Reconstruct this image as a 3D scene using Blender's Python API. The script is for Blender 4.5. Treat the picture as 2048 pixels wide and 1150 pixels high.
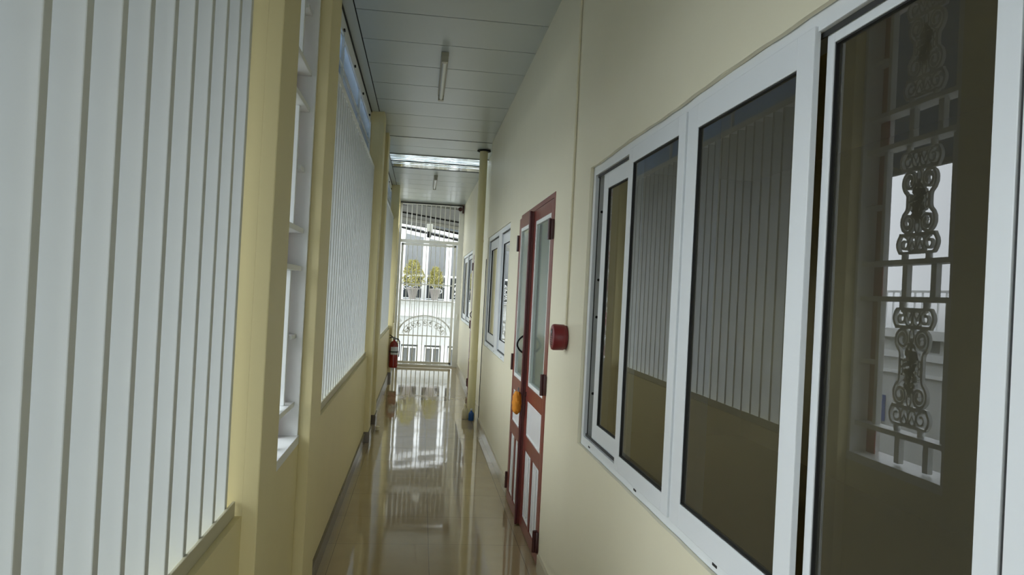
import bpy, bmesh, math, random
from mathutils import Vector, Matrix
random.seed(7)
for o in list(bpy.data.objects): bpy.data.objects.remove(o)
S = bpy.context.scene
COL = S.collection
PI = math.pi

# ------------------------------------------------------------------ camera
H = 1.69
def basis():
    y = Vector((842.-1024., -(577.-575.), -1500.)).normalized()
    up = Vector((.052, 1, 0)); up = (up - up.dot(y)*y).normalized()
    x = y.cross(up)
    return x, y, up
_x, _y, _u = basis()
cam_data = bpy.data.cameras.new('camera')
cam = bpy.data.objects.new('camera', cam_data); COL.objects.link(cam)
cam_data.sensor_width = 36.0
cam_data.lens = 1500.0/2048.0*36.0
cam_data.clip_start = .02; cam_data.clip_end = 400
Rm = Matrix((_x, _y, _u))          # world = Rm @ cam
M4 = Rm.to_4x4(); M4.translation = Vector((0, 0, H))
cam.matrix_world = M4
S.camera = cam

# ------------------------------------------------------------------ world
W = bpy.data.worlds.new('overcast_sky'); S.world = W; W.use_nodes = True
wn = W.node_tree; wn.nodes.clear()
wo = wn.nodes.new('ShaderNodeOutputWorld'); wb = wn.nodes.new('ShaderNodeBackground')
tc = wn.nodes.new('ShaderNodeTexCoord'); sx = wn.nodes.new('ShaderNodeSeparateXYZ')
cr = wn.nodes.new('ShaderNodeValToRGB'); mr = wn.nodes.new('ShaderNodeMapRange')
mr.inputs[1].default_value = -1; mr.inputs[2].default_value = 1
wn.links.new(tc.outputs['Generated'], sx.inputs[0]); wn.links.new(sx.outputs[2], mr.inputs[0])
wn.links.new(mr.outputs[0], cr.inputs[0]); wn.links.new(cr.outputs[0], wb.inputs[0]); wn.links.new(wb.outputs[0], wo.inputs[0])
e = cr.color_ramp.elements
e[0].position = .46; e[0].color = (.18, .19, .18, 1)
e[1].position = .51; e[1].color = (1.5, 1.62, 1.72, 1)
k = e.new(.76); k.color = (1.9, 2.05, 2.16, 1)
k = e.new(.86); k.color = (.9, 1.0, 1.1, 1)
k = e.new(1.0); k.color = (.34, .38, .42, 1)
wb.inputs[1].default_value = 1.0
sd = bpy.data.lights.new('soft_sun', 'SUN'); sd.energy = .5; sd.angle = .6; sd.color = (1, .97, .92)
sun = bpy.data.objects.new('soft_sun', sd); COL.objects.link(sun); sun.rotation_euler = (math.radians(38), 0, math.radians(20))
S.view_settings.view_transform = 'Standard'; S.view_settings.look = 'None'
S.view_settings.gamma = 1; S.view_settings.use_curve_mapping = False
S.view_settings.exposure = 1.62

# ------------------------------------------------------------------ materials
def lin(c):
    return tuple(((v/255)/12.92 if v/255 <= .04045 else ((v/255+.055)/1.055)**2.4) for v in c)+(1,)
def mat(name, rgb, rough=.5, metal=0, noise=0, nscale=6, bump=0, bscale=60, spec=.5, trans=0, ior=1.45, coat=0, emit=0):
    m = bpy.data.materials.new(name); m.use_nodes = True
    nt = m.node_tree; b = nt.nodes['Principled BSDF']
    b.inputs['Base Color'].default_value = lin(rgb); b.inputs['Roughness'].default_value = rough
    b.inputs['Metallic'].default_value = metal; b.inputs['IOR'].default_value = ior
    b.inputs['Specular IOR Level'].default_value = spec
    b.inputs['Transmission Weight'].default_value = trans
    b.inputs['Coat Weight'].default_value = coat
    t = None
    if noise or bump:
        t = nt.nodes.new('ShaderNodeTexCoord')
    if noise:
        n = nt.nodes.new('ShaderNodeTexNoise'); n.inputs['Scale'].default_value = nscale; n.inputs['Detail'].default_value = 5
        nt.links.new(t.outputs['Object'], n.inputs['Vector'])
        mx = nt.nodes.new('ShaderNodeMix'); mx.data_type = 'RGBA'; mx.blend_type = 'MIX'
        c = lin(rgb); mx.inputs[6].default_value = tuple(v*(1-noise) for v in c[:3])+(1,)
        mx.inputs[7].default_value = tuple(min(1, v*(1+noise)) for v in c[:3])+(1,)
        nt.links.new(n.outputs['Fac'], mx.inputs[0]); nt.links.new(mx.outputs[2], b.inputs['Base Color'])
    if bump:
        n2 = nt.nodes.new('ShaderNodeTexNoise'); n2.inputs['Scale'].default_value = bscale; n2.inputs['Detail'].default_value = 3
        nt.links.new(t.outputs['Object'], n2.inputs['Vector'])
        bp = nt.nodes.new('ShaderNodeBump'); bp.inputs['Strength'].default_value = bump; bp.inputs['Distance'].default_value = .01
        nt.links.new(n2.outputs['Fac'], bp.inputs['Height']); nt.links.new(bp.outputs[0], b.inputs['Normal'])
    return m
m_wall = mat('cream_paint', (228, 222, 196), .42, noise=.035, nscale=3, bump=.10, bscale=9, spec=.4)
m_pillar = mat('yellow_paint', (221, 209, 160), .5, noise=.03, nscale=4, bump=.06, bscale=20)
m_white = mat('white_enamel', (228, 230, 228), .32, noise=.02, nscale=8, bump=.03, bscale=25)
m_fin = mat('pale_grey_slat_paint', (197, 200, 198), .4, noise=.03, nscale=8, bump=.04, bscale=18)
m_upvc = mat('white_upvc', (226, 230, 232), .3, noise=.015, nscale=10)
m_gask = mat('black_gasket', (28, 28, 27), .6)
m_groove = mat('grey_track', (120, 122, 120), .45)
m_dtrack = mat('dark_track', (50, 51, 50), .6)
m_ceil = mat('white_ceiling_panel', (184, 191, 189), .28, noise=.02, nscale=3, bump=.03, bscale=4)
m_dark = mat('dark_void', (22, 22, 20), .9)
m_red = mat('maroon_gloss_paint', (120, 58, 50), .28, noise=.08, nscale=12, bump=.04, bscale=40)
m_rail = mat('pale_cream_rail_paint', (186, 180, 152), .45)
m_strip = mat('dark_maroon_paint', (84, 28, 32), .3)
m_hinge = mat('dark_maroon_steel', (62, 26, 24), .35)
m_panel = mat('white_marbled_panel', (226, 226, 226), .25, noise=.06, nscale=9)
m_black = mat('black_iron', (20, 20, 20), .35, metal=.4)
m_alarm = mat('alarm_red_plastic', (122, 40, 44), .35)
m_yel = mat('orange_cloth', (204, 130, 28), .75, noise=.12, nscale=40, bump=.5, bscale=60)
m_blue = mat('blue_plastic', (24, 78, 146), .3)
m_cream = mat('cream_plastic', (222, 214, 180), .35, noise=.1, nscale=30)
m_pipe = mat('pipe_yellow_paint', (224, 216, 172), .4, noise=.03, nscale=6)
m_ext = mat('extinguisher_red', (134, 24, 22), .25, coat=.4)
m_lab = mat('pale_label', (200, 205, 215), .4)
m_lamp = mat('tube_glass_unlit', (226, 228, 222), .25)
m_lampb = mat('batten_steel', (168, 164, 146), .4)
m_room = mat('room_wall', (215, 205, 165), .8)
m_redpost = mat('red_post', (150, 30, 40), .4)
m_gate = mat('gate_grey_white', (232, 232, 226), .4, noise=.04, nscale=10)
m_bld = mat('white_facade', (236, 238, 238), .7, noise=.03, nscale=1)
m_bldg = mat('pale_grey_facade', (205, 207, 206), .8, noise=.06, nscale=1)
m_bwin = mat('blue_grey_window', (122, 124, 124), .5)
m_roof = mat('dark_sheet_roof', (104, 103, 98), .7, noise=.2, nscale=3)
m_grnd = mat('pale_paving', (120, 119, 114), .8, noise=.1, nscale=1)
m_pale = mat('pale_grey_beam', (150, 150, 146), .6)
m_bluish = mat('blue_grey_beam', (150, 160, 176), .6)
m_leaf = mat('yellow_green_leaf', (156, 150, 84), .6, noise=.3, nscale=5)
m_dkp = mat('dark_glazing', (48, 52, 54), .3)
m_bounce = mat('courtyard_bounce_slab', (165, 165, 160), .8, noise=.06)
m_pot = mat('pale_pot', (138, 132, 126), .6)
m_blueobj = mat('blue_tarp', (70, 90, 150), .6)
m_steel = mat('galvanised', (120, 122, 122), .5, metal=.3)
m_base = mat('baseboard_tile', (196, 188, 166), .12, noise=.06, nscale=4)
m_based = mat('brown_baseboard_tile', (100, 88, 66), .22, noise=.15, nscale=14)

def glass_mat(name, tint=(225, 235, 230), rough=0.0):
    m = bpy.data.materials.new(name); m.use_nodes = True
    nt = m.node_tree; nt.nodes.clear()
    o = nt.nodes.new('ShaderNodeOutputMaterial'); g = nt.nodes.new('ShaderNodeBsdfGlossy'); t = nt.nodes.new('ShaderNodeBsdfTransparent')
    dd = nt.nodes.new('ShaderNodeBsdfDiffuse'); dd.inputs[0].default_value = lin((220, 216, 196)); m2 = nt.nodes.new('ShaderNodeMixShader'); m2.inputs[0].default_value = .048
    f = nt.nodes.new('ShaderNodeFresnel'); f.inputs[0].default_value = 1.5; mx = nt.nodes.new('ShaderNodeMixShader')
    ma = nt.nodes.new('ShaderNodeMath'); ma.operation = 'MULTIPLY'; ma.inputs[1].default_value = 1.75; ma.use_clamp = True
    t.inputs[0].default_value = lin(tint); g.inputs['Roughness'].default_value = rough
    nt.links.new(f.outputs[0], ma.inputs[0]); nt.links.new(ma.outputs[0], mx.inputs[0])
    nt.links.new(t.outputs[0], m2.inputs[1]); nt.links.new(dd.outputs[0], m2.inputs[2])
    nt.links.new(m2.outputs[0], mx.inputs[1]); nt.links.new(g.outputs[0], mx.inputs[2]); nt.links.new(mx.outputs[0], o.inputs[0])
    return m
m_glass = glass_mat('window_glass', (225, 226, 215), .004)
m_dglass = mat('frosted_door_glass', (112, 126, 118), .10, spec=.5)

def frosted(name, rgb, rough=.3):
    m = bpy.data.materials.new(name); m.use_nodes = True
    nt = m.node_tree; nt.nodes.clear()
    o = nt.nodes.new('ShaderNodeOutputMaterial'); d = nt.nodes.new('ShaderNodeBsdfTranslucent'); g = nt.nodes.new('ShaderNodeBsdfGlossy')
    f = nt.nodes.new('ShaderNodeFresnel'); f.inputs[0].default_value = 1.5; mx = nt.nodes.new('ShaderNodeMixShader')
    d.inputs[0].default_value = lin(rgb); g.inputs['Roughness'].default_value = rough
    n = nt.nodes.new('ShaderNodeTexNoise'); n.inputs['Scale'].default_value = 9; bp = nt.nodes.new('ShaderNodeBump')
    bp.inputs['Strength'].default_value = .25; bp.inputs['Distance'].default_value = .02
    t = nt.nodes.new('ShaderNodeTexCoord'); nt.links.new(t.outputs['Object'], n.inputs['Vector'])
    nt.links.new(n.outputs[0], bp.inputs['Height']); nt.links.new(bp.outputs[0], g.inputs['Normal'])
    nt.links.new(f.outputs[0], mx.inputs[0]); nt.links.new(d.outputs[0], mx.inputs[1]); nt.links.new(g.outputs[0], mx.inputs[2])
    nt.links.new(mx.outputs[0], o.inputs[0])
    return m
m_frost = frosted('frosted_louvre_glass', (205, 222, 240), .2)
m_blocker = mat('blocker_grey', (128, 134, 138), .8, noise=.05)
m_awn = frosted('translucent_awning_sheet', (92, 106, 122), .4)
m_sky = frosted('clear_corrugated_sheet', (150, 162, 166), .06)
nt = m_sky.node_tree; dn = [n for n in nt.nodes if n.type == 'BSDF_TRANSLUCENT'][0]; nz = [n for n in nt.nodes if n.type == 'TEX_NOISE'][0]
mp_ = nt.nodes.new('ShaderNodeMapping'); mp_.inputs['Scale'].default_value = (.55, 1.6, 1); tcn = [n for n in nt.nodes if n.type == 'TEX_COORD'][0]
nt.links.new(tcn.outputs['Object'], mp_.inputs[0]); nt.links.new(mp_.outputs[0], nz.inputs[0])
rp = nt.nodes.new('ShaderNodeValToRGB'); rp.color_ramp.elements[0].position = .42; rp.color_ramp.elements[0].color = lin((118, 130, 134)); rp.color_ramp.elements[1].position = .66; rp.color_ramp.elements[1].color = lin((205, 214, 216))  # patchy ramp paints blotchy bright reflections into the sheet colour
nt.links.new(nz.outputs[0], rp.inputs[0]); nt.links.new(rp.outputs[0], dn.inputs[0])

def floor_mat():
    m = bpy.data.materials.new('polished_beige_tiles'); m.use_nodes = True
    nt = m.node_tree; b = nt.nodes['Principled BSDF']
    g = nt.nodes.new('ShaderNodeNewGeometry'); s = nt.nodes.new('ShaderNodeSeparateXYZ'); nt.links.new(g.outputs['Position'], s.inputs[0])
    def joint(out, off):
        a = nt.nodes.new('ShaderNodeMath'); a.operation = 'SUBTRACT'; a.inputs[1].default_value = off
        p = nt.nodes.new('ShaderNodeMath'); p.operation = 'PINGPONG'; p.inputs[1].default_value = .3
        c = nt.nodes.new('ShaderNodeMath'); c.operation = 'LESS_THAN'; c.inputs[1].default_value = .0016
        nt.links.new(out, a.inputs[0]); nt.links.new(a.outputs[0], p.inputs[0]); nt.links.new(p.outputs[0], c.inputs[0]); return c.outputs[0]
    j1 = joint(s.outputs[0], .135-.6*10); j2 = joint(s.outputs[1], .20-.6*30)
    mxx = nt.nodes.new('ShaderNodeMath'); mxx.operation = 'MAXIMUM'; nt.links.new(j1, mxx.inputs[0]); nt.links.new(j2, mxx.inputs[1])
    n = nt.nodes.new('ShaderNodeTexNoise'); n.inputs['Scale'].default_value = 5; n.inputs['Detail'].default_value = 8; nt.links.new(g.outputs['Position'], n.inputs['Vector'])
    c1 = nt.nodes.new('ShaderNodeMix'); c1.data_type = 'RGBA'; c1.inputs[6].default_value = lin((162, 142, 106)); c1.inputs[7].default_value = lin((178, 160, 124))
    nt.links.new(n.outputs[0], c1.inputs[0])
    c2 = nt.nodes.new('ShaderNodeMix'); c2.data_type = 'RGBA'; c2.inputs[7].default_value = lin((120, 106, 88))
    nt.links.new(mxx.outputs[0], c2.inputs[0]); nt.links.new(c1.outputs[2], c2.inputs[6]); nt.links.new(c2.outputs[2], b.inputs['Base Color'])
    b.inputs['Roughness'].default_value = .045; b.inputs['IOR'].default_value = 1.6
    n2 = nt.nodes.new('ShaderNodeTexNoise'); n2.inputs['Scale'].default_value = 2.2; n2.inputs['Detail'].default_value = 2; nt.links.new(g.outputs['Position'], n2.inputs['Vector'])
    bp = nt.nodes.new('ShaderNodeBump'); bp.inputs['Strength'].default_value = .05; bp.inputs['Distance'].default_value = .02
    nt.links.new(n2.outputs[0], bp.inputs['Height']); nt.links.new(bp.outputs[0], b.inputs['Normal'])
    return m
m_floor = floor_mat()

# ------------------------------------------------------------------ mesh helpers
class MB:
    def __init__(s): s.bm = bmesh.new()
    def box(s, x0, x1, y0, y1, z0, z1, bev=0, rot=None):
        x0, x1 = sorted((x0, x1)); y0, y1 = sorted((y0, y1)); z0, z1 = sorted((z0, z1))
        r = bmesh.ops.create_cube(s.bm, size=1)
        vs = r['verts']
        for v in vs:
            v.co = Vector(((x0+x1)/2+v.co.x*(x1-x0), (y0+y1)/2+v.co.y*(y1-y0), (z0+z1)/2+v.co.z*(z1-z0)))
        if bev:
            es = list({e for v in vs for e in v.link_edges})
            bmesh.ops.bevel(s.bm, geom=es, offset=bev, segments=2, affect='EDGES', profile=.6)
        return s
    def tube(s, pts, r, n=10, cap=True, closed=False):
        pts = [Vector(p) for p in pts]; rs = r if isinstance(r, (list, tuple)) else [r]*len(pts)
        rings = []; N = len(pts); prev = None
        for i, p in enumerate(pts):
            a = pts[(i-1) % N] if (closed or i > 0) else p; b = pts[(i+1) % N] if (closed or i < N-1) else p
            d = (b-a).normalized()
            if prev is None:
                u = d.cross(Vector((0, 0, 1)));
                if u.length < .05: u = d.cross(Vector((1, 0, 0)))
            else: u = prev-prev.dot(d)*d
            u.normalize(); prev = u; w = d.cross(u)
            rings.append([s.bm.verts.new(p+(u*math.cos(2*PI*k/n)+w*math.sin(2*PI*k/n))*rs[i]) for k in range(n)])
        for i in range(N if closed else N-1):
            A, B = rings[i], rings[(i+1) % N]
            for k in range(n): s.bm.faces.new((A[k], A[(k+1) % n], B[(k+1) % n], B[k]))
        if cap and not closed: s.bm.faces.new(list(reversed(rings[0]))); s.bm.faces.new(rings[-1])
        return s
    def lathe(s, prof, c=(0, 0, 0), axis='z', n=24):
        rings = []
        for r, h in prof:
            ring = []
            for k in range(n):
                a = 2*PI*k/n; p = (r*math.cos(a), r*math.sin(a), h)
                if axis == 'x': p = (h, p[0], p[1])
                if axis == 'y': p = (p[0], h, p[1])
                ring.append(s.bm.verts.new(Vector(p)+Vector(c)))
            rings.append(ring)
        for i in range(len(rings)-1):
            for k in range(n): s.bm.faces.new((rings[i][k], rings[i][(k+1) % n], rings[i+1][(k+1) % n], rings[i+1][k]))
        s.bm.faces.new(rings[0]); s.bm.faces.new(rings[-1])
        return s
    def strip(s, pts, w, x0, x1):
        """flat bar bent along a path in the YZ plane: width w, from x0 to x1"""
        P = [Vector((0, p[0], p[1])) for p in pts]; L = []; N = len(P)
        for i in range(N):
            d = (P[min(i+1, N-1)]-P[max(i-1, 0)]).normalized(); nrm = Vector((0, -d.z, d.y))
            wi = w[i] if isinstance(w, list) else w
            q = [P[i]+nrm*wi/2, P[i]-nrm*wi/2]
            L.append([s.bm.verts.new((x0, q[0].y, q[0].z)), s.bm.verts.new((x0, q[1].y, q[1].z)), s.bm.verts.new((x1, q[1].y, q[1].z)), s.bm.verts.new((x1, q[0].y, q[0].z))])
        for i in range(N-1):
            for k in range(4): s.bm.faces.new((L[i][k], L[i][(k+1) % 4], L[i+1][(k+1) % 4], L[i+1][k]))
        s.bm.faces.new(list(reversed(L[0]))); s.bm.faces.new(L[-1])
        return s
    def build(s, name, m, parent=None, smooth=False, recalc=True):
        if recalc: bmesh.ops.recalc_face_normals(s.bm, faces=s.bm.faces)
        me = bpy.data.meshes.new(name); s.bm.to_mesh(me); s.bm.free(); me.materials.append(m)
        if smooth:
            for p in me.polygons: p.use_smooth = True
            try: me.set_sharp_from_angle(angle=math.radians(40))
            except Exception: pass
        o = bpy.data.objects.new(name, me); COL.objects.link(o)
        if parent:
            o.parent = parent
            p = parent; off = Vector((0, 0, 0))
            while p: off += p.location; p = p.parent
            o.data.transform(Matrix.Translation(-off))
        return o
def empty(name, loc=(0, 0, 0)):
    o = bpy.data.objects.new(name, None); COL.objects.link(o); o.location = loc; o.empty_display_size = .1; return o
def tag(o, label, cat, group=None, kind=None):
    o['label'] = label; o['category'] = cat
    if group: o['group'] = group
    if kind: o['kind'] = kind
    return o
def struct(o, label=None):
    o['kind'] = 'structure'
    if label: o['label'] = label
    return o
def slab_x(x0, x1, Y, Z, holes):
    """vertical slab with rectangular holes, outer skin only. holes: (y0,y1,z0,z1)"""
    ys = sorted(set(list(Y)+[v for h in holes for v in h[:2] if Y[0] < v < Y[1]])); zs = sorted(set(list(Z)+[v for h in holes for v in h[2:] if Z[0] < v < Z[1]]))
    def solid(i, j):
        if i < 0 or j < 0 or i >= len(ys)-1 or j >= len(zs)-1: return False
        cy = (ys[i]+ys[i+1])/2; cz = (zs[j]+zs[j+1])/2
        return not any(h[0] < cy < h[1] and h[2] < cz < h[3] for h in holes)
    b = MB(); bm = b.bm; V = {}
    def v(x, y, z):
        kk = (round(x, 4), round(y, 4), round(z, 4))
        if kk not in V: V[kk] = bm.verts.new((x, y, z))
        return V[kk]
    for i in range(len(ys)-1):
        for j in range(len(zs)-1):
            if not solid(i, j): continue
            a, c, d, e2 = ys[i], ys[i+1], zs[j], zs[j+1]
            for x in (x0, x1): bm.faces.new((v(x, a, d), v(x, c, d), v(x, c, e2), v(x, a, e2)))
            if not solid(i-1, j): bm.faces.new((v(x0, a, d), v(x1, a, d), v(x1, a, e2), v(x0, a, e2)))
            if not solid(i+1, j): bm.faces.new((v(x0, c, d), v(x1, c, d), v(x1, c, e2), v(x0, c, e2)))
            if not solid(i, j-1): bm.faces.new((v(x0, a, d), v(x1, a, d), v(x1, c, d), v(x0, c, d)))
            if not solid(i, j+1): bm.faces.new((v(x0, a, e2), v(x1, a, e2), v(x1, c, e2), v(x0, c, e2)))
    return b

# ------------------------------------------------------------------ layout numbers
CZ = 3.58          # ceiling
RX = .80           # right wall face
RX2 = .87          # right wall face beyond the jog
JOG = 9.40
PX, FX, LX = -.535, -.565, -.645     # parapet face, fins inner edge, outer plane
PIL = -.485
YB, YE = -5.0, 16.55                 # corridor ends
SILL = .93
FIN_TOP = 2.94

# ------------------------------------------------------------------ setting
struct(MB().box(-.78, .98, YB, YE+.12, -.14, 0).build('floor', m_floor))
W1 = (.80, 3.60, .975, 2.325); DR = (4.58, 6.14, -1, 2.335); W2 = (6.95, 9.28, 1.035, 2.36)
struct(slab_x(RX, RX+.14, (YB, JOG), (0, CZ), [W1, DR, W2]).build('wall_right', m_wall))
D2 = (11.0, 12.6, -1, 2.33); W3 = (13.2, 16.1, 1.06, 2.42)
struct(slab_x(RX2, RX2+.14, (JOG, YE), (0, CZ), [D2, W3]).build('wall_right', m_wall))
# parapets + pillars + lintels of the left side
G1 = (2.91, 3.63); 
pillars = [(-3.4, -3.1), (-2.05, -1.75), (2.50, 2.80), (3.63, 4.0), (8.22, 8.56), (9.32, 9.66), (14.0, 14.32)]
holes = [(-1.7, 2.50, SILL, CZ), (2.91, 3.63, SILL, 3.25), (4.0, 8.22, SILL, CZ), (8.62, 9.26, SILL, 3.25), (9.66, 14.0, SILL, CZ), (14.36, 16.45, SILL, 3.47), (-2.99, -2.15, SILL, 3.25), (-5, -3.45, SILL, 3.47)]  # the opening beside the gate is added to let light in
wl = struct(slab_x(PX, -.71, (YB, YE), (0, CZ), holes).build('wall_left', m_pillar))
k = 0
for (a, b) in pillars:
    k += 1
    struct(MB().box(PIL, PX-.002, a, b, 0, CZ, .004).build('trim_%d' % k, m_pillar))
# brown tiled skirting, left: in lengths, with returns round the pillar feet
b = MB()
lengths = [(YB, 2.5), (2.8, 3.63), (4.0, 5.9), (5.905, 8.22), (8.56, 9.32), (9.66, 14.0), (14.32, YE)]
for (a, c) in lengths: b.box(PX-.001, PX+.018, a, c, 0, .105, .002)
for (a, c) in pillars: b.box(PX, PIL+.014, a-.014, c+.014, 0, .115, .002)
struct(b.build('baseboard_left', m_based))
b = MB()
for (a, c) in [(YB, 4.53), (6.20, JOG)]: b.box(RX-.016, RX+.002, a, c, 0, .105, .002)
for (a, c) in [(JOG, 10.95), (12.65, YE)]: b.box(RX2-.016, RX2+.002, a, c, 0, .105, .002)
struct(b.build('baseboard_right', m_base))
# ceiling: planks laid across, narrow shadow gaps
b = MB(); y = 5.22-.61*17; gy = 9.50
while y < YE:
    a, c = y+.006, y+.604
    if not (10.72 < (a+c)/2 < 11.9): b.box(-.540, RX2+.1 if y > JOG-.3 else RX+.05, a, min(c, YE+.1), CZ, CZ+.03)
    y += .61
b.box(-.72, -.548, YB, YE, CZ-.004, CZ+.03)
struct(b.build('ceiling', m_ceil))
sk0, sk1 = 5.22+.61*9, 5.22+.61*11
b = MB(); b.box(-.8, 1.1, YB, sk0-.3, CZ+.05, CZ+.09); b.box(-.8, 1.1, sk1+.3, YE+.2, CZ+.05, CZ+.09)
struct(b.build('ceiling', m_dark))
# clear rooflight sheet in the ceiling
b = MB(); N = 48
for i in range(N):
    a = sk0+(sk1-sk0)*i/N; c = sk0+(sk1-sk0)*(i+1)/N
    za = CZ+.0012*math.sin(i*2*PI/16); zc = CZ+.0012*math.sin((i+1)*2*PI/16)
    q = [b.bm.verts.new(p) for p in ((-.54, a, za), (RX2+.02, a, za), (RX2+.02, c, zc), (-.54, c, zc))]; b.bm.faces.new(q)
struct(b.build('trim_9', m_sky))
b = MB(); b.box(-.54, RX2, sk0-.004, sk0+.004, CZ-.01, CZ+.02); b.box(-.54, RX2, (sk0+sk1)/2-.003, (sk0+sk1)/2+.003, CZ-.01, CZ+.0); b.box(-.54, RX2, sk1-.01, sk1+.004, CZ-.008, CZ+.02)
b.box(-.54, RX+.0, 9.487, 9.499, CZ-.004, CZ-.0001)
struct(b.build('trim_10', m_groove))
# dark edge bead where ceiling meets left strip
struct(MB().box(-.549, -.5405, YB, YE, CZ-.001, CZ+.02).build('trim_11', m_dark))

# rooms behind the right wall
b = MB(); x0, x1 = RX+.145, 4.2
def room(b, y0, y1, x0):
    z0, z1 = 0.0, 3.3
    b.box(x0, x1, y0, y1, -.1, z0); b.box(x0, x1, y0, y1, z1, z1+.1); b.box(x1, x1+.1, y0, y1, z0, z1)
    b.box(x0, x1, y0-.1, y0, z0, z1); b.box(x0, x1, y1, y1+.1, z0, z1)
room(b, -1.5, 9.3, x0); room(b, 10.6, YE+.3, RX2+.145)
struct(b.build('wall_room', m_room))

# ------------------------------------------------------------------ windows
def rect_frame(b, y0, y1, z0, z1, w, x0, x1, bev=.002, wt=None, wb_=None):
    wt = wt or w; wb_ = wb_ or w
    b.box(x0, x1, y0, y0+w, z0, z1, bev); b.box(x0, x1, y1-w, y1, z0, z1, bev)
    b.box(x0, x1, y0+w-.001, y1-w+.001, z0, z0+wb_, bev); b.box(x0, x1, y0+w-.001, y1-w+.001, z1-wt, z1, bev)
def sash(root, y0, y1, z0, z1, x0, x1, w, glass=m_glass):
    s = MB(); rect_frame(s, y0, y1, z0, z1, w, x0, x1, .0025)
    so = s.build('sash', m_upvc, root)
    g = MB(); xm = x0+.006
    for a in ((y0+w-.001, y0+w+.004, z0+w, z1-w), (y1-w-.004, y1-w+.001, z0+w, z1-w)): g.box(xm-.003, xm+.008, *a)
    g.box(xm-.003, xm+.008, y0+w, y1-w, z0+w-.001, z0+w+.004); g.box(xm-.003, xm+.008, y0+w, y1-w, z1-w-.004, z1-w+.001)
    g.build('gasket', m_gask, so)
    p = MB(); xx = xm+.004
    v = [p.bm.verts.new(q) for q in ((xx, y0+w, z0+w), (xx, y0+w, z1-w), (xx, y1-w, z1-w), (xx, y1-w, z0+w))]; p.bm.faces.new(v)
    p.build('pane', glass, so, False, False)
    return so
def window(n, rect, X, sashes, mull, fw=.045, label=None, slots=()):
    y0, y1, z0, z1 = rect
    root = empty('window_%d' % n, (X, (y0+y1)/2, z0)); struct(root, label)
    f = MB(); a, c = X+.012, X+.10
    rect_frame(f, y0, y1, z0, z1, fw, a, c, .002)
    for (m0, m1) in mull: f.box(a, c, m0, m1, z0+fw-.001, z1-fw+.001, .002)
    f.build('window_frame', m_upvc, root)
    t = MB()
    t.box(X+.024, X+.027, y0+fw, y1-fw, z0+fw-.001, z0+fw+.012); t.box(X+.024, X+.027, y0+fw, y1-fw, z1-fw-.012, z1-fw+.001)
    t.box(X+.03, X+.034, y1-fw-.004, y1-fw+.001, z0+fw, z1-fw)
    for (ya, yb) in slots: t.box(X+.016, X+.095, ya, yb, z0+fw+.012, z1-fw-.012)
    t.build('track', m_dtrack, root)
    for (a0, b0, lay, w) in sashes:
        xx = X+.004 if lay == 0 else X+.030
        sash(root, a0, b0, z0+fw-.012 if lay == 0 else z0+fw+.004, z1-fw+.012 if lay == 0 else z1-fw-.004, xx, xx+(.015 if lay == 0 else .022), w)
    h = MB()
    for yy in [y0+.35+.75*i for i in range(int((y1-y0-.3)/.75)+1)]:
        h.box(X+.0105, X+.0125, yy, yy+.03, z0+.016, z0+.023)
    h.build('drain_slot', m_gask, root)
    q = MB()
    for zz in (z0+.25, z0+.62, z0+.80, z1-.22): q.lathe([(.006, 0), (.009, .003), (.009, .006)], (X+.05, y1-fw-.001, zz), 'y', 10)
    q.build('screw_cap', m_gask, root)
    return root
window(1, W1, RX, [(2.88, 3.455, 1, .080), (2.29, 2.945, 0, .062), (1.508, 2.255, 0, .074), (.985, 1.502, 1, .028)], [(2.235, 2.30), (.952, 1.0), (.84, .944)], .045,
       'long white sliding window with four tall dark panes nearest in the right wall', slots=((.9445, .9515),))
window(2, W2, RX, [(8.30, 9.20, 1, .11), (7.05, 7.86, 1, .11)], [(7.80, 8.10)], .05, 'white sliding window beyond the maroon door')
window(3, W3, RX2, [(14.7, 15.9, 1, .10), (13.3, 14.6, 1, .08)], [(14.55, 14.75)], .05, 'far white window beside the gate')
# wavy plaster bead round window 1 (hand finished edge)
b = MB()
y0, y1, z0, z1 = W1
top = [(y0+(y1-y0)*i/60, z1+.005+.0012*math.sin(i*1.3)+.003*math.sin(i*.31)) for i in range(61)]
b.strip(top, .016, RX-.006, RX+.008)
bot = [(y0+(y1-y0)*i/60, z0-.005+.001*math.sin(i*.9)) for i in range(61)]
b.strip(bot, .016, RX-.005, RX+.008)
b.strip([(y1+.006, z0-.01), (y1+.008, z0+.6), (y1+.005, z1+.01)], .018, RX-.006, RX+.008)
struct(b.build('trim_12', m_wall))

# high louvre windows above the fins, left
n = 4
for (a, c) in [(-1.7, 2.495), (4.005, 8.215), (9.665, 13.995)]:
    root = empty('window_%d' % n, (-.64, (a+c)/2, FIN_TOP)); struct(root, 'pale frosted strip window above the white slats'); n += 1
    f = MB(); z0, z1 = FIN_TOP+.045, 3.47
    f.box(-.665, -.625, a, c, z0, z0+.03); f.box(-.665, -.630, a, c, z1-.03, CZ-.001)
    nd = 3; st = (c-a)/nd
    for i in range(nd+1): yy = min(max(a+st*i, a+.015), c-.015); f.box(-.665, -.625, yy-.015, yy+.015, z0, z1)
    f.box(-.66, -.63, a, c, (z0+z1)/2-.008, (z0+z1)/2+.008)
    f.build('window_frame', m_white, root)
    for (p, q) in ((z0+.03, (z0+z1)/2-.008), ((z0+z1)/2+.008, z1-.03)):
        MB().box(-.648, -.643, a+.01, c-.01, p, q).build('pane', m_frost, root)
    l = MB()
    for i in range(5): yy = a+.45+i*(c-a-.8)/4; l.box(-.625, -.612, yy-.015, yy+.015, z1-.025, z1-.008, .003)
    l.box(-.630, -.620, a, c, CZ-.018, CZ-.005)
    l.build('latch', m_gask, root)

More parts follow.
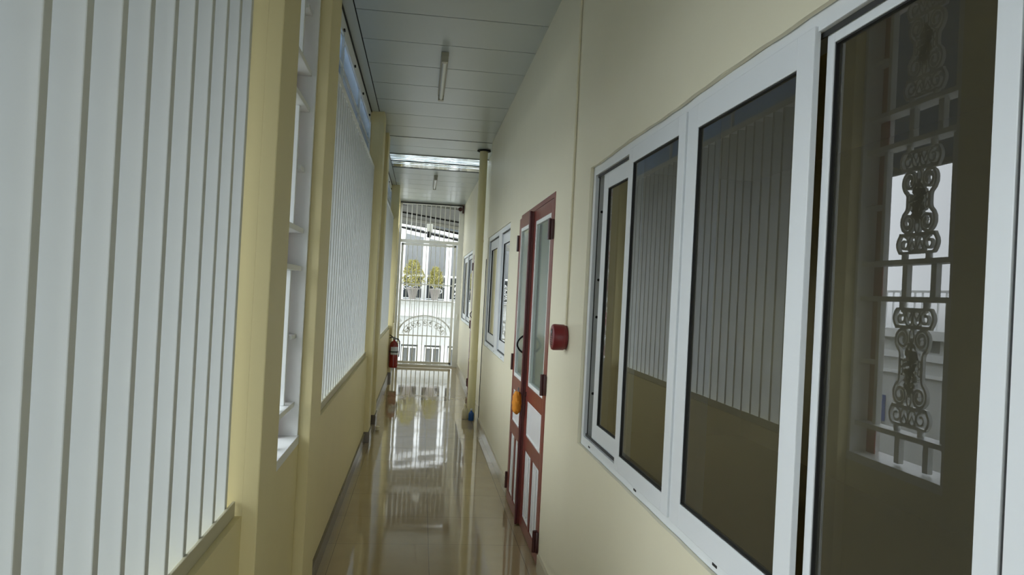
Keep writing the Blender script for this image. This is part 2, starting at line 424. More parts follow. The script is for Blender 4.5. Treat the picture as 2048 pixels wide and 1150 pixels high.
# ------------------------------------------------------------------ white slat screens in the left wall
def slat_screen(a, c, first, pitch, label):
    root = tag(empty('slat_screen', ((FX+LX)/2, (a+c)/2, SILL)), label, 'screen', 'white slat screens in the left wall')
    MB().box(FX+.010, FX+.001, a, c, SILL, .978, .002).build('bottom_rail', m_rail, root)
    MB().box(FX, LX, a, c, FIN_TOP, FIN_TOP+.045, .003).build('top_rail', m_white, root)
    me = None; y = first
    while y+.026 < c-.003:
        if me is None:
            o = MB().box(FX, LX, y, y+.026, SILL+.001, FIN_TOP, .0025).build('slat', m_fin, root); me = o; y00 = y
        else:
            o = me.copy(); COL.objects.link(o); o.parent = root; o.location = Vector((random.uniform(-.001, .001), y-y00+random.uniform(-.002, .002), 0))
        y += pitch
slat_screen(-1.7, 2.495, 1.165-.138*20, .138, 'nearest white vertical slat screen on low yellow wall at the left')
slat_screen(4.005, 8.215, 4.16, .138, 'middle white vertical slat screen between the two yellow pillar pairs')
slat_screen(9.665, 13.995, 9.83, .138, 'farthest white vertical slat screen near the fire extinguisher')
slat_screen(14.36, 16.45, 14.45, .138, 'short white slat screen in an added opening that lights the far gate')  # added with its opening to brighten the far end
slat_screen(-5, -3.45, -4.95, .138, 'white vertical slat screen at near end past the unseen near grille')

# ------------------------------------------------------------------ ornamental grilles
def spiral(cy, cz, r0, r1, a0, a1, n=26):
    return [(cy+(r0+(r1-r0)*i/n)*math.cos(a0+(a1-a0)*i/n), cz+(r0+(r1-r0)*i/n)*math.sin(a0+(a1-a0)*i/n)) for i in range(n+1)]
def ornament(b, cy, z0, z1, x0, x1):
    """scrolled cast panel: banded ends, facing scrolls, lyre sides, leafy middle"""
    w = .115; bh = .085; t = .013
    for (zz, sg) in ((z0, 1), (z1, -1)):
        b.strip([(cy-w-.005, zz), (cy+w+.005, zz)], .012, x0, x1)
        b.strip([(cy-w-.012, zz+sg*bh), (cy+w+.012, zz+sg*bh)], .016, x0, x1)
        for s_ in (-1, 1):
            b.strip([(cy+s_*(w+.004+.022*math.sin(PI*i/10)), zz+sg*bh*i/10) for i in range(11)], .014, x0, x1)
            b.strip(spiral(cy+s_*.088, zz+sg*bh*.5, .034, .012, PI/2, PI/2+s_*2.2*PI), .010, x0, x1)
            b.strip([(cy+s_*.028+.026*math.sin(2*PI*i/16), zz+sg*bh*.5+.036*math.cos(2*PI*i/16)) for i in range(17)], .010, x0, x1)
            b.strip([(cy+s_*.055, zz+sg*.008), (cy+s_*.028, zz+sg*bh*.6), (cy+s_*.003, zz+sg*.008)], .012, x0, x1)
            # big scroll
            c = zz+sg*(bh+.056)
            a0 = 0 if s_ > 0 else PI
            b.strip([(cy+s_*.080, (z0+z1)/2), (cy+s_*.080, c+sg*.075), (cy+s_*.085, c+sg*.060), (cy+s_*.105, c+sg*.042), (cy+s_*.116, c+sg*.020)]+spiral(cy+s_*.068, c, .049, .014, a0, a0-s_*sg*3.4*PI, 44), [.013]*36+[.019]*14, x0, x1)
            b.strip([(cy+s_*.064+.010*math.sin(2*PI*i/12), (z0+z1)/2+sg*.018+.018*math.cos(2*PI*i/12)) for i in range(13)], .008, x0, x1)
        b.strip([(cy+.015*math.sin(2*PI*i/16), zz+sg*(bh+.040)+.034*math.cos(2*PI*i/16)) for i in range(17)], .009, x0, x1)
    mz = (z0+z1)/2; hm = (z1-z0)/2-bh-.07
    random.seed(3)
    for i in range(130):
        a = random.uniform(0, 2*PI); rr = random.uniform(.005, .95)**.6
        y = cy+.050*rr*math.cos(a); z = mz+hm*rr*1.1*math.sin(a); q = random.uniform(.008, .016); an = random.uniform(0, PI)
        b.strip([(y-q*math.cos(an), z-q*math.sin(an)), (y, z+.003), (y+q*math.cos(an), z+q*math.sin(an))], [.006, .017, .005], x0, x1)
    b.strip([(cy, mz-hm-.02), (cy, mz+hm+.02)], .012, x0, x1)
def grille(y0, y1, label):
    root = tag(empty('ornamental_grille', (-.61, (y0+y1)/2, SILL)), label, 'window grille', 'ornamental white grilles between the yellow pillars')
    xa, xb = -.560, -.640; z1 = 3.25
    f = MB(); f.box(-.538, -.705, y0, y0+.022, SILL, z1, .002); f.box(-.538, -.705, y1-.022, y1, SILL, z1, .002)
    f.box(-.534, -.705, y0, y1, SILL, .972, .002); f.box(-.538, -.705, y0+.02, y1-.02, z1-.022, z1, .002)
    f.build('frame', m_white, root)
    zs = [1.12, 1.755, 1.93, 2.50, 2.67]
    for z in zs: MB().box(xa, xb, y0+.02, y1-.02, z-.012, z+.012, .002).build('rail', m_white, root)
    W = y1-y0; cy = y0+.44*W; o0, o1 = y0+.16*W, y0+.79*W
    comps = [(1.12, 1.755), (1.93, 2.50), (2.67, z1-.02)]
    for (a, c) in comps:
        for yy in (y0+.12*W, y0+.80*W): MB().box(-.585, -.612, yy-.013, yy+.013, a+.012, c-.012, .002).build('upright', m_white, root)
        m = (a+c)/2
        MB().box(xa-.01, xb+.01, y0+.02, y0+.12*W-.012, m-.010, m+.010, .002).build('rail', m_white, root)
        MB().box(xa-.01, xb+.01, y0+.80*W+.012, y1-.02, m-.010, m+.010, .002).build('rail', m_white, root)
        b = MB(); ornament(b, cy+.01, a+.045, c-.045, -.592, -.608); b.build('scroll_panel', m_white, root)
        for yy in (cy-.075, cy+.095):
            MB().tube([(-.6, yy, a+.01), (-.6, yy, a+.045)], .016, 10).build('boss', m_white, root, True)
            MB().tube([(-.6, yy, c-.045), (-.6, yy, c-.01)], .016, 10).build('boss', m_white, root, True)
    for (a, c) in [(.968, 1.12), (1.755, 1.93), (2.50, 2.67)]:
        for yy in (y0+.26*W, y0+.54*W):
            MB().box(-.585, -.612, yy-.018, yy+.018, a+.012, c-.010, .002).build('upright', m_white, root)
    MB().box(-.628, -.634, y1-.022-.070, y1-.024, SILL+.02, z1-.02).build('red_strip', m_redpost, root)['label'] = 'dark red vertical strip'
grille(G1[0], G1[1], 'near white scrolled window grille between first pair of yellow pillars')
grille(8.62, 9.26, 'distant white scrolled window grille between the second pair of yellow pillars')
grille(-2.99, -2.15, 'white scrolled window grille at near end beyond the nearest slat screen')

# ------------------------------------------------------------------ maroon double door
def door(n, Y0, Y1, X, zt, label):
    root = empty('door_%d' % n, (X, (Y0+Y1)/2, 0)); struct(root, label)
    f = MB(); w = .035
    f.box(X-.004, X+.12, Y0, Y0+w, 0, zt, .003); f.box(X-.004, X+.12, Y1-w, Y1, 0, zt, .003); f.box(X-.004, X+.12, Y0+w-.001, Y1-w+.001, zt-.035, zt, .003)
    f.build('door_frame', m_red, root)
    mid = Y0+(Y1-Y0)*.545
    for (a, c, front) in ((Y0+w+.003, mid-.003, 0), (mid+.003, Y1-w-.003, 1)):
        xf = X-.004-(.018 if front else 0); xk = xf+.045
        L = MB(); wd = c-a; st = .075
        g0, g1 = a+st, c-st-.015
        z = [.01, .095, .575, .675, .925, 1.03, 2.215, zt-.038]
        L.box(xf, xk, a, g0, z[0], z[-1], .003); L.box(xf, xk, g1, c, z[0], z[-1], .003)
        for (p, q) in ((z[0], z[1]), (z[2], z[3]), (z[4], z[5]), (z[6], z[7])): L.box(xf, xk, g0-.001, g1+.001, p, q, .003)
        gm = (g0+g1)/2
        L.box(xf, xk, gm-.028, gm+.028, z[1]-.001, z[2]+.001, .003)
        leaf = L.build('door_leaf', m_red, root)
        t = MB(); rect_frame(t, g0, g1, z[5], z[6], .028, xf+.002, xf+.022, .002); t.build('glazing_bead', m_white, leaf)
        MB().box(xf+.014, xf+.020, g0+.027, g1-.027, z[5]+.027, z[6]-.027).build('glass', m_dglass, leaf)
        MB().box(xf+.012, xf+.03, g0, g1, z[3], z[4]).build('panel', m_panel, leaf)
        gb = MB(); rect_frame(gb, g0, g1, z[3], z[4], .012, xf+.006, xf+.02, .002); gb.build('panel_bead', m_white, leaf)
        for (p, q) in ((g0, gm-.028), (gm+.028, g1)):
            MB().box(xf+.014, xf+.03, p, q, z[1], z[2]).build('panel', m_panel, leaf)
            gb = MB(); gb.box(xf+.005, xf+.018, (p+q)/2-.012, (p+q)/2+.012, z[1]+.03, z[2]-.03, .003); rect_frame(gb, p, q, z[1], z[2], .012, xf+.008, xf+.02, .002); gb.build('panel_bead', m_white, leaf)
        hy = Y0+.020 if not front else Y1-.020
        for zz in (2.10, 1.13, .16):
            h = MB(); h.box(X-.020, X-.003, hy-.03, hy+.03, zz-.062, zz+.062, .002); h.tube([(X-.026, hy, zz-.066), (X-.026, hy, zz+.066)], .012, 10)
            h.build('hinge', m_hinge, leaf, True)
        if front:
            s_ = MB(); s_.box(xf-.016, xf+.001, a-.012, a+.034, .01, zt-.038, .004); s_.build('meeting_strip', m_strip, leaf)
            hd = MB(); yy = a+.045
            hd.tube([(xf-.002-.052*math.sin(PI*i/14)**.8, yy, 1.25+.135*i/14) for i in range(15)], .0065, 8)
            for zz in (1.25, 1.385): hd.box(xf-.006, xf+.001, yy-.014, yy+.014, zz-.026, zz+.026, .002)
            hd.build('door_handle', m_black, leaf, True)
        bo = MB(); bo.box(xf-.008, xf+.001, (a+.02 if front else c-.05), (a+.05 if front else c-.02), .95, .98, .002)
        bo.build('hasp', m_hinge, leaf)
    return root
door(1, DR[0], DR[1], RX, 2.335, 'maroon double door with tall green tinted glass and white lower panels')
door(2, D2[0], D2[1], RX2, 2.33, 'far maroon door mostly hidden behind the downpipe')

# orange cloth pouch over the padlock on the hasp
root = tag(empty('padlock_pouch', (.76, 5.44, .82)), 'small orange cloth pouch wrapped round the padlock where the maroon door leaves meet', 'pouch')
b = MB(); n = 18; rings = []
for i in range(9):
    t = i/8; z = .975-.165*t; rx = .024+.010*math.sin(PI*t); ry = .040+.020*math.sin(PI*t*.9)
    if i == 0: rx *= .7; ry *= .8
    if i == 8: rx *= .35; ry *= .4
    rings.append([b.bm.verts.new((.737+rx*math.cos(2*PI*k/n)*(1+.12*math.sin(5*k+3*i)), 5.435+ry*math.sin(2*PI*k/n)*(1+.12*math.cos(4*k+2*i)), z)) for k in range(n)])
for i in range(8):
    for k in range(n): b.bm.faces.new((rings[i][k], rings[i][(k+1) % n], rings[i+1][(k+1) % n], rings[i+1][k]))
b.bm.faces.new(rings[0]); b.bm.faces.new(rings[-1])
b.build('cloth', m_yel, root, True)
MB().tube([(.745, 5.42, .965), (.742, 5.42, .99), (.745, 5.44, 1.0), (.748, 5.455, .99), (.745, 5.455, .965)], .005, 8).build('shackle', m_steel, root, True)
MB().box(.7085, .722, 5.425, 5.445, .87, .915, .003).build('dark_mark', m_black, root)

# ------------------------------------------------------------------ fire alarm sounder + conduit
ay, az = 4.03, 1.463
root = tag(empty('fire_alarm', (RX, ay, az)), 'round dark red fire alarm sounder on the cream wall between door and window', 'fire alarm')
MB().lathe([(.060, 0), (.066, -.004), (.066, -.014), (.070, -.016), (.0715, -.070), (.067, -.079), (.060, -.082)], (RX, ay, az), 'x', 40).build('housing', m_alarm, root, True)
b = MB(); b.lathe([(.018, -.0815), (.018, -.0835), (.014, -.084)], (RX, ay-.004, az+.028), 'x', 20); b.build('sounder_hole', m_black, root, True)
b = MB(); b.lathe([(.007, -.083), (.007, -.086), (.004, -.087)], (RX, ay-.004, az+.028), 'x', 14); b.build('strobe', m_lab, root, True)
b = MB()
for i in range(5): zz = az-.042+.012*i; b.box(RX-.0835, RX-.081, ay-.028, ay+.028, zz, zz+.005)
b.build('vent_slot', m_black, root)
root = tag(MB().tube([(RX-.009, ay-.015, az+.07), (RX-.009, ay-.015, 2.5), (RX-.009, ay+.0, CZ)], .007, 10).build('cable_conduit', m_wall, None, True),
           'thin cream conduit running up the wall from the red alarm', 'conduit')

# ------------------------------------------------------------------ downpipe at the wall jog
px, py = .742, 10.0
root = tag(empty('downpipe', (px, py, 0)), 'thick pale yellow vertical downpipe standing beside right wall beyond window', 'pipe')
MB().tube([(px, py, .004), (px, py, CZ-.02)], .054, 28).build('pipe', m_pipe, root, True)
MB().lathe([(.056, 0), (.090, .0), (.090, .012), (.056, .016)], (px, py, CZ-.019), 'z', 28).build('collar', m_dark, root, True)
for zz in (.75, 2.35): MB().lathe([(.0545, 0), (.058, 0), (.058, .03), (.0545, .03)], (px, py, zz), 'z', 28).build('clip', m_pipe, root, True)
tag(MB().tube([(RX-.0045, JOG-.01, .106), (RX-.005, JOG-.012, 1.0), (RX-.0045, JOG-.01, 2.1)], .004, 8).build('thin_cable', m_black, None, True),
    'thin dark cable down the corner edge behind the yellow downpipe', 'cable')
# small bottles on the floor by the pipe
def bottle(x, y, h, r, mm, capm, label, name):
    root = tag(empty(name, (x, y, 0)), label, 'bottle')
    MB().lathe([(r*.9, .002), (r, .008), (r, h*.55), (r*.85, h*.66), (r*.35, h*.78), (r*.33, h*.86)], (x, y, 0), 'z', 20).build('body', mm, root, True)
    MB().lathe([(r*.42, h*.86), (r*.42, h*.97), (r*.36, h)], (x, y, 0), 'z', 16).build('cap', capm, root, True)
    return root
bottle(.660, 9.90, .20, .040, m_cream, m_cream, 'cream plastic bottle on the floor left of the blue bottle', 'plastic_bottle')
bottle(.735, 9.80, .155, .036, m_blue, m_lab, 'small blue bottle with pale cap on floor at foot of downpipe', 'plastic_bottle')
root = tag(empty('cloth_bundle', (.66, 10.05, 0)), 'crumpled cream rag heaped against the base of the downpipe', 'rag')
b = MB(); bmesh.ops.create_icosphere(b.bm, subdivisions=3, radius=1)
for v in b.bm.verts:
    d = 1+.18*math.sin(7*v.co.x+3*v.co.z)*math.cos(6*v.co.y)
    v.co = Vector((.66+v.co.x*.022*d, 10.04+v.co.y*.05*d, max(.001, .055+v.co.z*.06*d)))
b.build('cloth', m_cream, root, True)
# something small and pale by the far pillar foot
tag(MB().lathe([(.022, .001), (.026, .01), (.020, .03), (.026, .045), (.012, .05)], (-.425, 8.95, 0), 'z', 16).build('paper_cup', m_cream, None, True),
    'small pale crumpled cup on the floor at the foot of the left pillar', 'cup')

# ------------------------------------------------------------------ fire extinguisher hung on the far pillar
ex, ey = -.435, 13.90
root = tag(empty('fire_extinguisher', (ex, ey, .22)), 'red fire extinguisher with black hose on the far left pillar by gate', 'fire extinguisher')
MB().lathe([(.070, .22), (.078, .228), (.080, .25), (.080, .62), (.070, .665), (.040, .70), (.024, .71), (.022, .73)], (ex, ey, 0), 'z', 28).build('cylinder', m_ext, root, True)
MB().lathe([(.020, .73), (.026, .735), (.026, .76), (.016, .775)], (ex, ey, 0), 'z', 16).build('valve', m_steel, root, True)
b = MB(); b.tube([(ex-.02, ey, .765), (ex-.06, ey, .80), (ex-.09, ey-.01, .815)], .008, 8); b.tube([(ex+.01, ey, .77), (ex-.04, ey, .77), (ex-.09, ey-.01, .755)], .008, 8)
b.build('lever', m_black, root, True)
MB().tube([(ex+.02, ey-.01, .75), (ex+.07, ey-.02, .745), (ex+.098, ey-.03, .70), (ex+.100, ey-.03, .60), (ex+.095, ey-.02, .42)], .010, 8).build('hose', m_black, root, True)
b = MB()
for i in range(9):
    a0 = -2.3+i*.2; a1 = a0+.2
    q = [b.bm.verts.new((ex+.0812*math.cos(a), ey+.0812*math.sin(a), z)) for (a, z) in ((a0, .46), (a1, .46), (a1, .60), (a0, .60))]; b.bm.faces.new(q)
b.build('label_band', m_lab, root)
b = MB(); b.lathe([(.0822, .50), (.084, .50), (.084, .52), (.0822, .52)], (ex, ey, 0), 'z', 28); b.box(ex-.01, ex+.01, ey+.08, 14.0, .49, .53)
b.build('bracket', m_black, root)

# ------------------------------------------------------------------ ceiling battens
def batten(x, y0, y1, label):
    root = tag(empty('fluorescent_batten', (x, (y0+y1)/2, CZ-.05)), label, 'ceiling light', 'bare tube battens on the ceiling')
    MB().box(x-.030, x+.030, y0, y1, CZ-.034, CZ-.001, .003).build('housing', m_lampb, root)
    MB().tube([(x, y0+.05, CZ-.060), (x, y1-.05, CZ-.060)], .018, 14).build('tube', m_lamp, root, True)
    for (yy, s_) in ((y0, 1), (y1, -1)): MB().box(x-.026, x+.026, yy-.001, yy+.05*s_, CZ-.082, CZ-.030, .004).build('lamp_holder', m_lampb, root)
batten(.095, 5.98, 7.25, 'white fluorescent tube batten on the nearer part of the ceiling')
batten(.150, 12.5, 13.75, 'smaller looking fluorescent batten on the far part of the ceiling')

# ------------------------------------------------------------------ end gate
gx0, gx1 = -.530, .865
GY = YE-.04
root = tag(empty('barred_gate', ((gx0+gx1)/2, GY, 0)), 'pale grey barred iron gate with arch ornament closing the far end', 'gate')
b = MB(); b.box(gx0, gx0+.045, GY-.03, GY+.03, 0, CZ, .003); b.box(gx1-.11, gx1-.0, GY-.03, GY+.03, 0, CZ, .003)
b.box(gx0+.04, gx1-.10, GY-.03, GY+.03, 2.68, 2.75, .003); b.box(gx0+.04, gx1-.10, GY-.03, GY+.03, CZ-.06, CZ, .003); b.box(gx0+.04, gx1-.1, GY-.03, GY+.03, 0, .035, .003)
b.build('gate_frame', m_gate, root)
nb = 11; xs = [gx0+.045+(gx1-gx0-.155)*(i+1)/(nb+1) for i in range(nb)]
for x in xs: MB().box(x-.010, x+.010, GY-.010, GY+.010, 2.74, CZ-.05).build('transom_bar', m_gate, root)
lx0, lx1 = gx0+.06, gx1-.14
b = MB(); b.box(lx0, lx0+.05, GY-.02, GY+.02, .05, 2.66, .003); b.box(lx1-.05, lx1, GY-.02, GY+.02, .05, 2.66, .003)
b.box(lx0, lx1, GY-.02, GY+.02, .045, .10, .003); b.box(lx0, lx1, GY-.02, GY+.02, 2.62, 2.67, .003)
for z in (.66, 1.42, 1.78): b.box(lx0, lx1, GY-.012, GY+.012, z-.012, z+.012)
leaf = b.build('gate_leaf', m_gate, root)
nn = 10; xs = [lx0+.05+(lx1-lx0-.10)*(i+1)/(nn+1) for i in range(nn)]
for i, x in enumerate(xs): MB().box(x-.008, x+.008, GY-.008, GY+.008, .09, 2.63).build('bar', m_gate, leaf)
for x in (xs[1]+.04, xs[2]+.045, xs[6]+.04, xs[7]+.045): MB().box(x-.005, x+.005, GY-.008, GY+.008, 1.0, 1.8).build('bar', m_gate, leaf)
# arch with floral scrolls (in XZ plane)
def xz(pts, w, b, y0, y1):
    n0 = len(b.bm.verts); b.bm.verts.ensure_lookup_table()
    b.strip(pts, w, y0, y1); b.bm.verts.ensure_lookup_table()
    for v in b.bm.verts[n0:]: v.co = Vector((v.co.y, v.co.x, v.co.z))
b = MB(); cx = (lx0+lx1)/2; ra = (lx1-lx0)/2-.03
xz([(cx+ra*math.cos(PI*i/24), .70+.40*math.sin(PI*i/24)) for i in range(25)], .028, b, GY-.016, GY-.003)
xz([(cx+(ra-.09)*math.cos(PI*i/24), .70+.31*math.sin(PI*i/24)) for i in range(25)], .012, b, GY-.016, GY-.003)
for i in range(9):
    a = PI*(i+.5)/9; c = (cx+(ra-.20)*math.cos(a), .72+.20*math.sin(a)); s_ = 1 if i % 2 else -1
    xz(spiral(c[0], c[1], .055, .012, a, a+s_*2.6*PI, 24), .013, b, GY-.016, GY-.003)
    xz([(c[0], c[1]), (c[0]+.05*math.cos(a+.8), c[1]+.05*math.sin(a+.8)), (c[0]+.09*math.cos(a), c[1]+.09*math.sin(a))], [.010, .034, .006], b, GY-.016, GY-.003)
for s_ in (-1, 1):
    for j in range(2): xz(spiral(cx+s_*(ra-.03), .98-.1*j, .035, .008, 0, s_*2.4*PI, 18), .010, b, GY-.016, GY-.003)
b.build('arch_ornament', m_gate, leaf)
b = MB(); b.tube([(gx1-.05, GY-.05, 1.05), (gx1-.05, GY-.05, 1.17)], .012, 10); b.box(gx1-.08, gx1-.02, GY-.04, GY-.02, 1.0, 1.2); b.build('latch_plate', m_gate, leaf, True)
# shutter drum / cable run above gate
b = MB(); b.tube([(gx0+.0, GY-.06, CZ-.035), (gx1-.03, GY-.06, CZ-.035)], .012, 10)
o = b.build('curtain_rail', m_black, None, True); tag(o, 'thin dark rail running across the top of the far gate', 'rail')
b = MB(); b.lathe([(.030, 0), (.045, 0), (.045, .02), (.030, .02)], (gx1-.10, GY-.075, CZ-.115), 'y', 20); b.box(gx1-.05, gx1-.02, GY-.08, GY-.032, CZ-.20, CZ-.03)
tag(b.build('pulley', m_hinge, None, True), 'small dark ring bracket at top right corner of the gate', 'bracket')
# end wall jambs outside
b = MB(); b.box(-3, gx0-.05, YE+.0, YE+.18, -4, 4.6); b.box(gx1+.14, 5, YE, YE+.18, -4, 4.6); b.box(gx0-.05, gx1+.14, YE, YE+.18, CZ, 4.6); b.box(gx0-.05, gx1+.14, YE+.13, YE+.18, -4, 0)
struct(b.build('wall_end', m_wall))

# ------------------------------------------------------------------ outside, beyond the gate
g = MB().box(-90, 90, -60, 120, -4.3, -4.2).build('ground', m_grnd); struct(g)
struct(MB().box(-8, 8, 16.8, 25.3, -4.2, -4.17).build('ground', m_bounce))  # paler slab added to bounce light up towards the gate
BY = 24.0
root = tag(empty('balcony_house', (0, BY, -4.2)), 'white house with balcony and columns beyond the gate', 'building')
MB().box(-7, 7, BY+1.4, BY+1.6, -4.2, 8).build('wall', m_bldg, root)
b = MB(); b.box(-7, 7, BY-.05, BY+1.4, .90, 1.30, .01); b.box(-7, 7, BY-.14, BY, 1.18, 1.34, .01); b.box(-7, 7, BY-.10, BY, .80, .92, .01); b.build('balcony_slab', m_bld, root)
MB().box(-7, 7, BY-.02, BY+1.4, -.10, .80).build('lower_wall', m_bldg, root)
for i in range(-6, 8):
    x = -.64+.735*i*1.0
    MB().box(x-.085, x+.085, BY-.02, BY+.17, 1.34, 4.6).build('column', m_bld, root)
    MB().box(x-.10, x+.10, BY-.02, BY+.17, -2.6, -.10).build('column', m_bld, root)
for i in range(-4, 6):
    x0 = -.64+.735*i+.10; x1 = x0+.735-.20
    w = MB().box(x0-.1, x1+.1, BY+.9, BY+.95, 1.34, 4.3).build('window', m_bwin, root)
    MB().box(x0-.1, x1+.1, BY+.80, BY+.84, 1.34, 2.06).build('dark_panel', m_dkp, root)
    q = MB(); rect_frame(q, x0+.02, x1-.02, -1.7, -.16, .05, 0, .05)
    for v in q.bm.verts: v.co = Vector((v.co.y, BY+.10-v.co.x, v.co.z))
    q.box(x0, x1, BY+.06, BY+.10, -.80, -.75); q.box((x0+x1)/2-.02, (x0+x1)/2+.02, BY+.06, BY+.10, -1.7, -.16)
    f = q.build('window_frame', m_bld, root)
    MB().box(x0, x1, BY+.13, BY+.17, -1.7, -.1).build('window', m_bwin, root)
MB().box(-7, 7, BY+.3, BY+1.4, -4.2, -.10).build('ground_floor_wall', m_bldg, root)
b = MB(); b.box(-7, 7, BY-.0, BY+.05, 2.08, 2.13)
b.box(-7, 7, BY-.0, BY+.05, 1.36, 1.39)
random.seed(5)
for i in range(-4, 6):
    x = -.64+.735*i+.37
    for j in range(12):
        cx_, cz_ = x+random.uniform(-.24, .24), 1.4+random.uniform(.05, .62)
        sg = random.choice((-1, 1)); xz(spiral(cx_, cz_, .11, .02, random.uniform(0, 6), sg*random.uniform(5, 8), 16), .022, b, BY, BY+.03)
bal = b.build('balustrade', m_bld, root)
# potted plants on the balcony
def shrub(x, y, z, sx_, sz_, label):
    root = tag(empty('potted_plant', (x, y, z)), label, 'plant', 'leafy potted plants on the far balcony')
    MB().lathe([(.10, 0), (.17, .30), (.19, .32), (.19, .36)], (x, y, z), 'z', 20).build('pot', m_pot, root, True)
    b = MB(); random.seed(int(x*100)+9)
    for i in range(520):
        a, t = random.uniform(0, 2*PI), random.random()
        r = sx_*(random.random()**.5)*(.35+.65*math.sin(PI*min(1, t*.8+.25)))
        p = Vector((x+r*math.cos(a), y+.5*r*math.sin(a), z+.42+sz_*t)); d = Vector((random.uniform(-1, 1), random.uniform(-1, 1), random.uniform(-.2, 1))).normalized()
        s_ = d.cross(Vector((0, 1, .3))).normalized()*.014; d *= random.uniform(.04, .085)
        b.bm.faces.new([b.bm.verts.new(q) for q in (p-d, p+s_, p+d, p-s_)])
    b.build('foliage', m_leaf, root)
    st = MB()
    for i in range(7): a = i*.9; st.tube([(x, y, z+.34), (x+.10*math.cos(a), y+.06*math.sin(a), z+.7), (x+.2*math.cos(a), y+.1*math.sin(a), z+.42+sz_*.8)], .010, 6)
    st.build('stem', m_leaf, root, True)
shrub(-.26, BY-.35, 1.345, .40, .80, 'larger yellow green potted shrub on the left of the far balcony ledge')
shrub(.44, BY-.35, 1.345, .25, .62, 'smaller yellow green potted shrub on the right of the far balcony ledge')
b = MB(); b.box(-7, 7, BY-.6, BY-.05, 1.30, 1.34); b.build('ledge', m_bld, root)
# sheet canopy seen through the transom
root = tag(empty('sheet_canopy', (0, 19.5, 2.6)), 'dark pitched sheet canopy with pale beams outside the gate', 'canopy')
def slope(o): 
    return o
def tilt_box(b, x0, x1, y0, y1, zc, th, k=-.17, ky=0.0):
    vs = []
    for (x, y, t) in [(x0, y0, 0), (x1, y0, 0), (x1, y1, 0), (x0, y1, 0), (x0, y0, 1), (x1, y0, 1), (x1, y1, 1), (x0, y1, 1)]:
        vs.append(b.bm.verts.new((x, y, zc+k*x+ky*(y-y0)+t*th)))
    for f in ((0, 3, 2, 1), (4, 5, 6, 7), (0, 1, 5, 4), (1, 2, 6, 5), (2, 3, 7, 6), (3, 0, 4, 7)): b.bm.faces.new([vs[i] for i in f])
b = MB(); tilt_box(b, -3, 3, 17.4, 21.8, 3.80, .03, -.12, -.080); b.build('roof_sheet', m_roof, root)
for (yy, zz, hh, mm, kk) in ((17.6, 3.74, .07, m_dark, -.06), (18.1, 3.66, .06, m_steel, -.06), (18.8, 3.70, .05, m_dark, -.08), (19.8, 3.57, .05, m_dark, -.12), (20.6, 3.46, .08, m_pale, -.12), (21.2, 3.50, .08, m_bluish, -.17),
                         (21.6, 3.46, .05, m_dark, -.17), (22.0, 3.40, .09, m_bld, -.17), (22.2, 3.32, .06, m_dark, -.17), (22.5, 3.22, .10, m_bld, -.17)):
    b = MB(); tilt_box(b, -3, 3, yy, yy+.06, zz, hh, kk); b.build('beam', mm, root)
for x in (-2.9, 2.9): MB().box(x-.05, x+.05, 21.9, 22.0, -4.2, 3.0).build('post', m_steel, root)
root = tag(empty('flood_lamp', (.12, 17.3, 3.1)), 'white bracket with small black lamp hanging outside above the gate', 'lamp')
MB().box(.06, .20, 17.28, 17.33, 2.98, 3.18, .01).build('bracket', m_bld, root)
b = MB(); b.lathe([(.03, 0), (.055, .02), (.05, .12), (.03, .14)], (.12, 17.25, 2.86), 'z', 16); b.build('lamp_head', m_black, root, True)
MB().tube([(.13, 17.30, 3.18), (.14, 17.5, 3.6)], .012, 8).build('arm', m_steel, root)

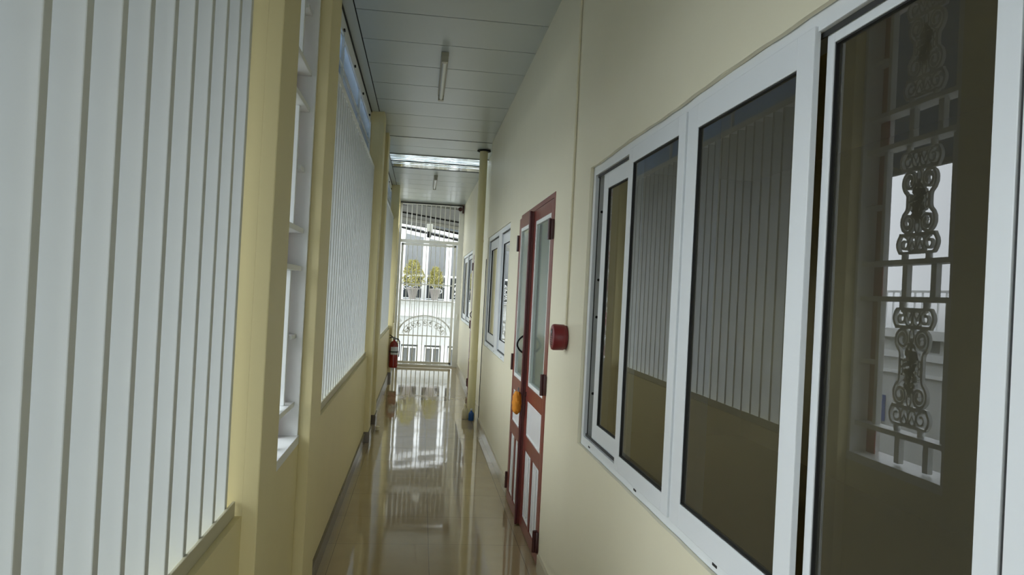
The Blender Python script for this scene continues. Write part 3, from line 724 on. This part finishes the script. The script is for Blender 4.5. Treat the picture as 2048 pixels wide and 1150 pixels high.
# ------------------------------------------------------------------ outside, beyond the left wall
root = tag(empty('sheet_awning', (-1.3, 3, 2.8)), 'sloping sheet awning outside above the slat screens along the left wall', 'awning')
b = MB(); vs = []
for (x, z) in ((-1.95, 2.80), (-.86, 3.471), (-.86, 3.483), (-1.95, 2.812)):
    vs.append([b.bm.verts.new((x, -7, z)), b.bm.verts.new((x, 15.5, z))])
for i in range(4): b.bm.faces.new((vs[i][0], vs[i][1], vs[(i+1) % 4][1], vs[(i+1) % 4][0]))
b.bm.faces.new([v[0] for v in vs]); b.bm.faces.new([v[1] for v in reversed(vs)])
b.build('awning_sheet', m_awn, root)
for i in range(10): MB().tube([(-.72, -6.6+2.4*i, 3.10), (-1.93, -6.6+2.4*i, 2.79)], .015, 8).build('strut', m_steel, root, True)
MB().box(-1.97, -1.93, -7, 15.5, 2.76, 2.80).build('edge_rail', m_steel, root)
root = tag(empty('neighbour_house', (-9.5, 4, -4.2)), 'pale neighbouring house with roof railing seen in the window reflection', 'building')
MB().box(-12, -9.0, -7, 26, -4.2, 1.2).build('wall', m_bldg, root)
b = MB(); b.box(-12, -8.8, -7, 26, 1.15, 1.35, .01); b.box(-9.2, -8.9, -7, 26, .70, .85); b.box(-9.2, -8.9, -7, 26, .35, .42); b.build('ledge', m_bld, root)
b = MB(); b.box(-9.1, -9.05, -7, 26, 2.15, 2.2)
for i in range(132): b.box(-9.09, -9.06, -7+i*.25, -6.97+i*.25, 1.35, 2.16)
b.build('railing', m_bld, root)
b = MB()
for i in range(11): b.box(-9.02, -8.98, -6+i*2.9, -4.6+i*2.9, .90, 1.15)
b.build('window', m_bwin, root)
for (y, z0, z1) in ((5.0, -.8, -.2), (7.2, -.9, -.15), (9.5, -.8, -.1), (12.5, -.9, -.2), (16, -.8, -.2)):
    MB().box(-8.98, -8.9, y, y+1.1, z0, z1).build('awning', m_blueobj, root)

root = tag(empty('light_blocker', (-5, -9, -4.2)), 'added grey block outside at the near end, shading the slats', 'building')
MB().box(-10, -1.2, -12, -7.2, -4.2, 6).build('wall', m_blocker, root)  # unseen block added to cut the light reaching the slats
b = MB()
for i in range(4): b.box(-9.2+i*2.1, -8.2+i*2.1, -7.2, -7.15, 1.0, 2.2)
b.build('window', m_bwin, root)  # window panels only dress the added block
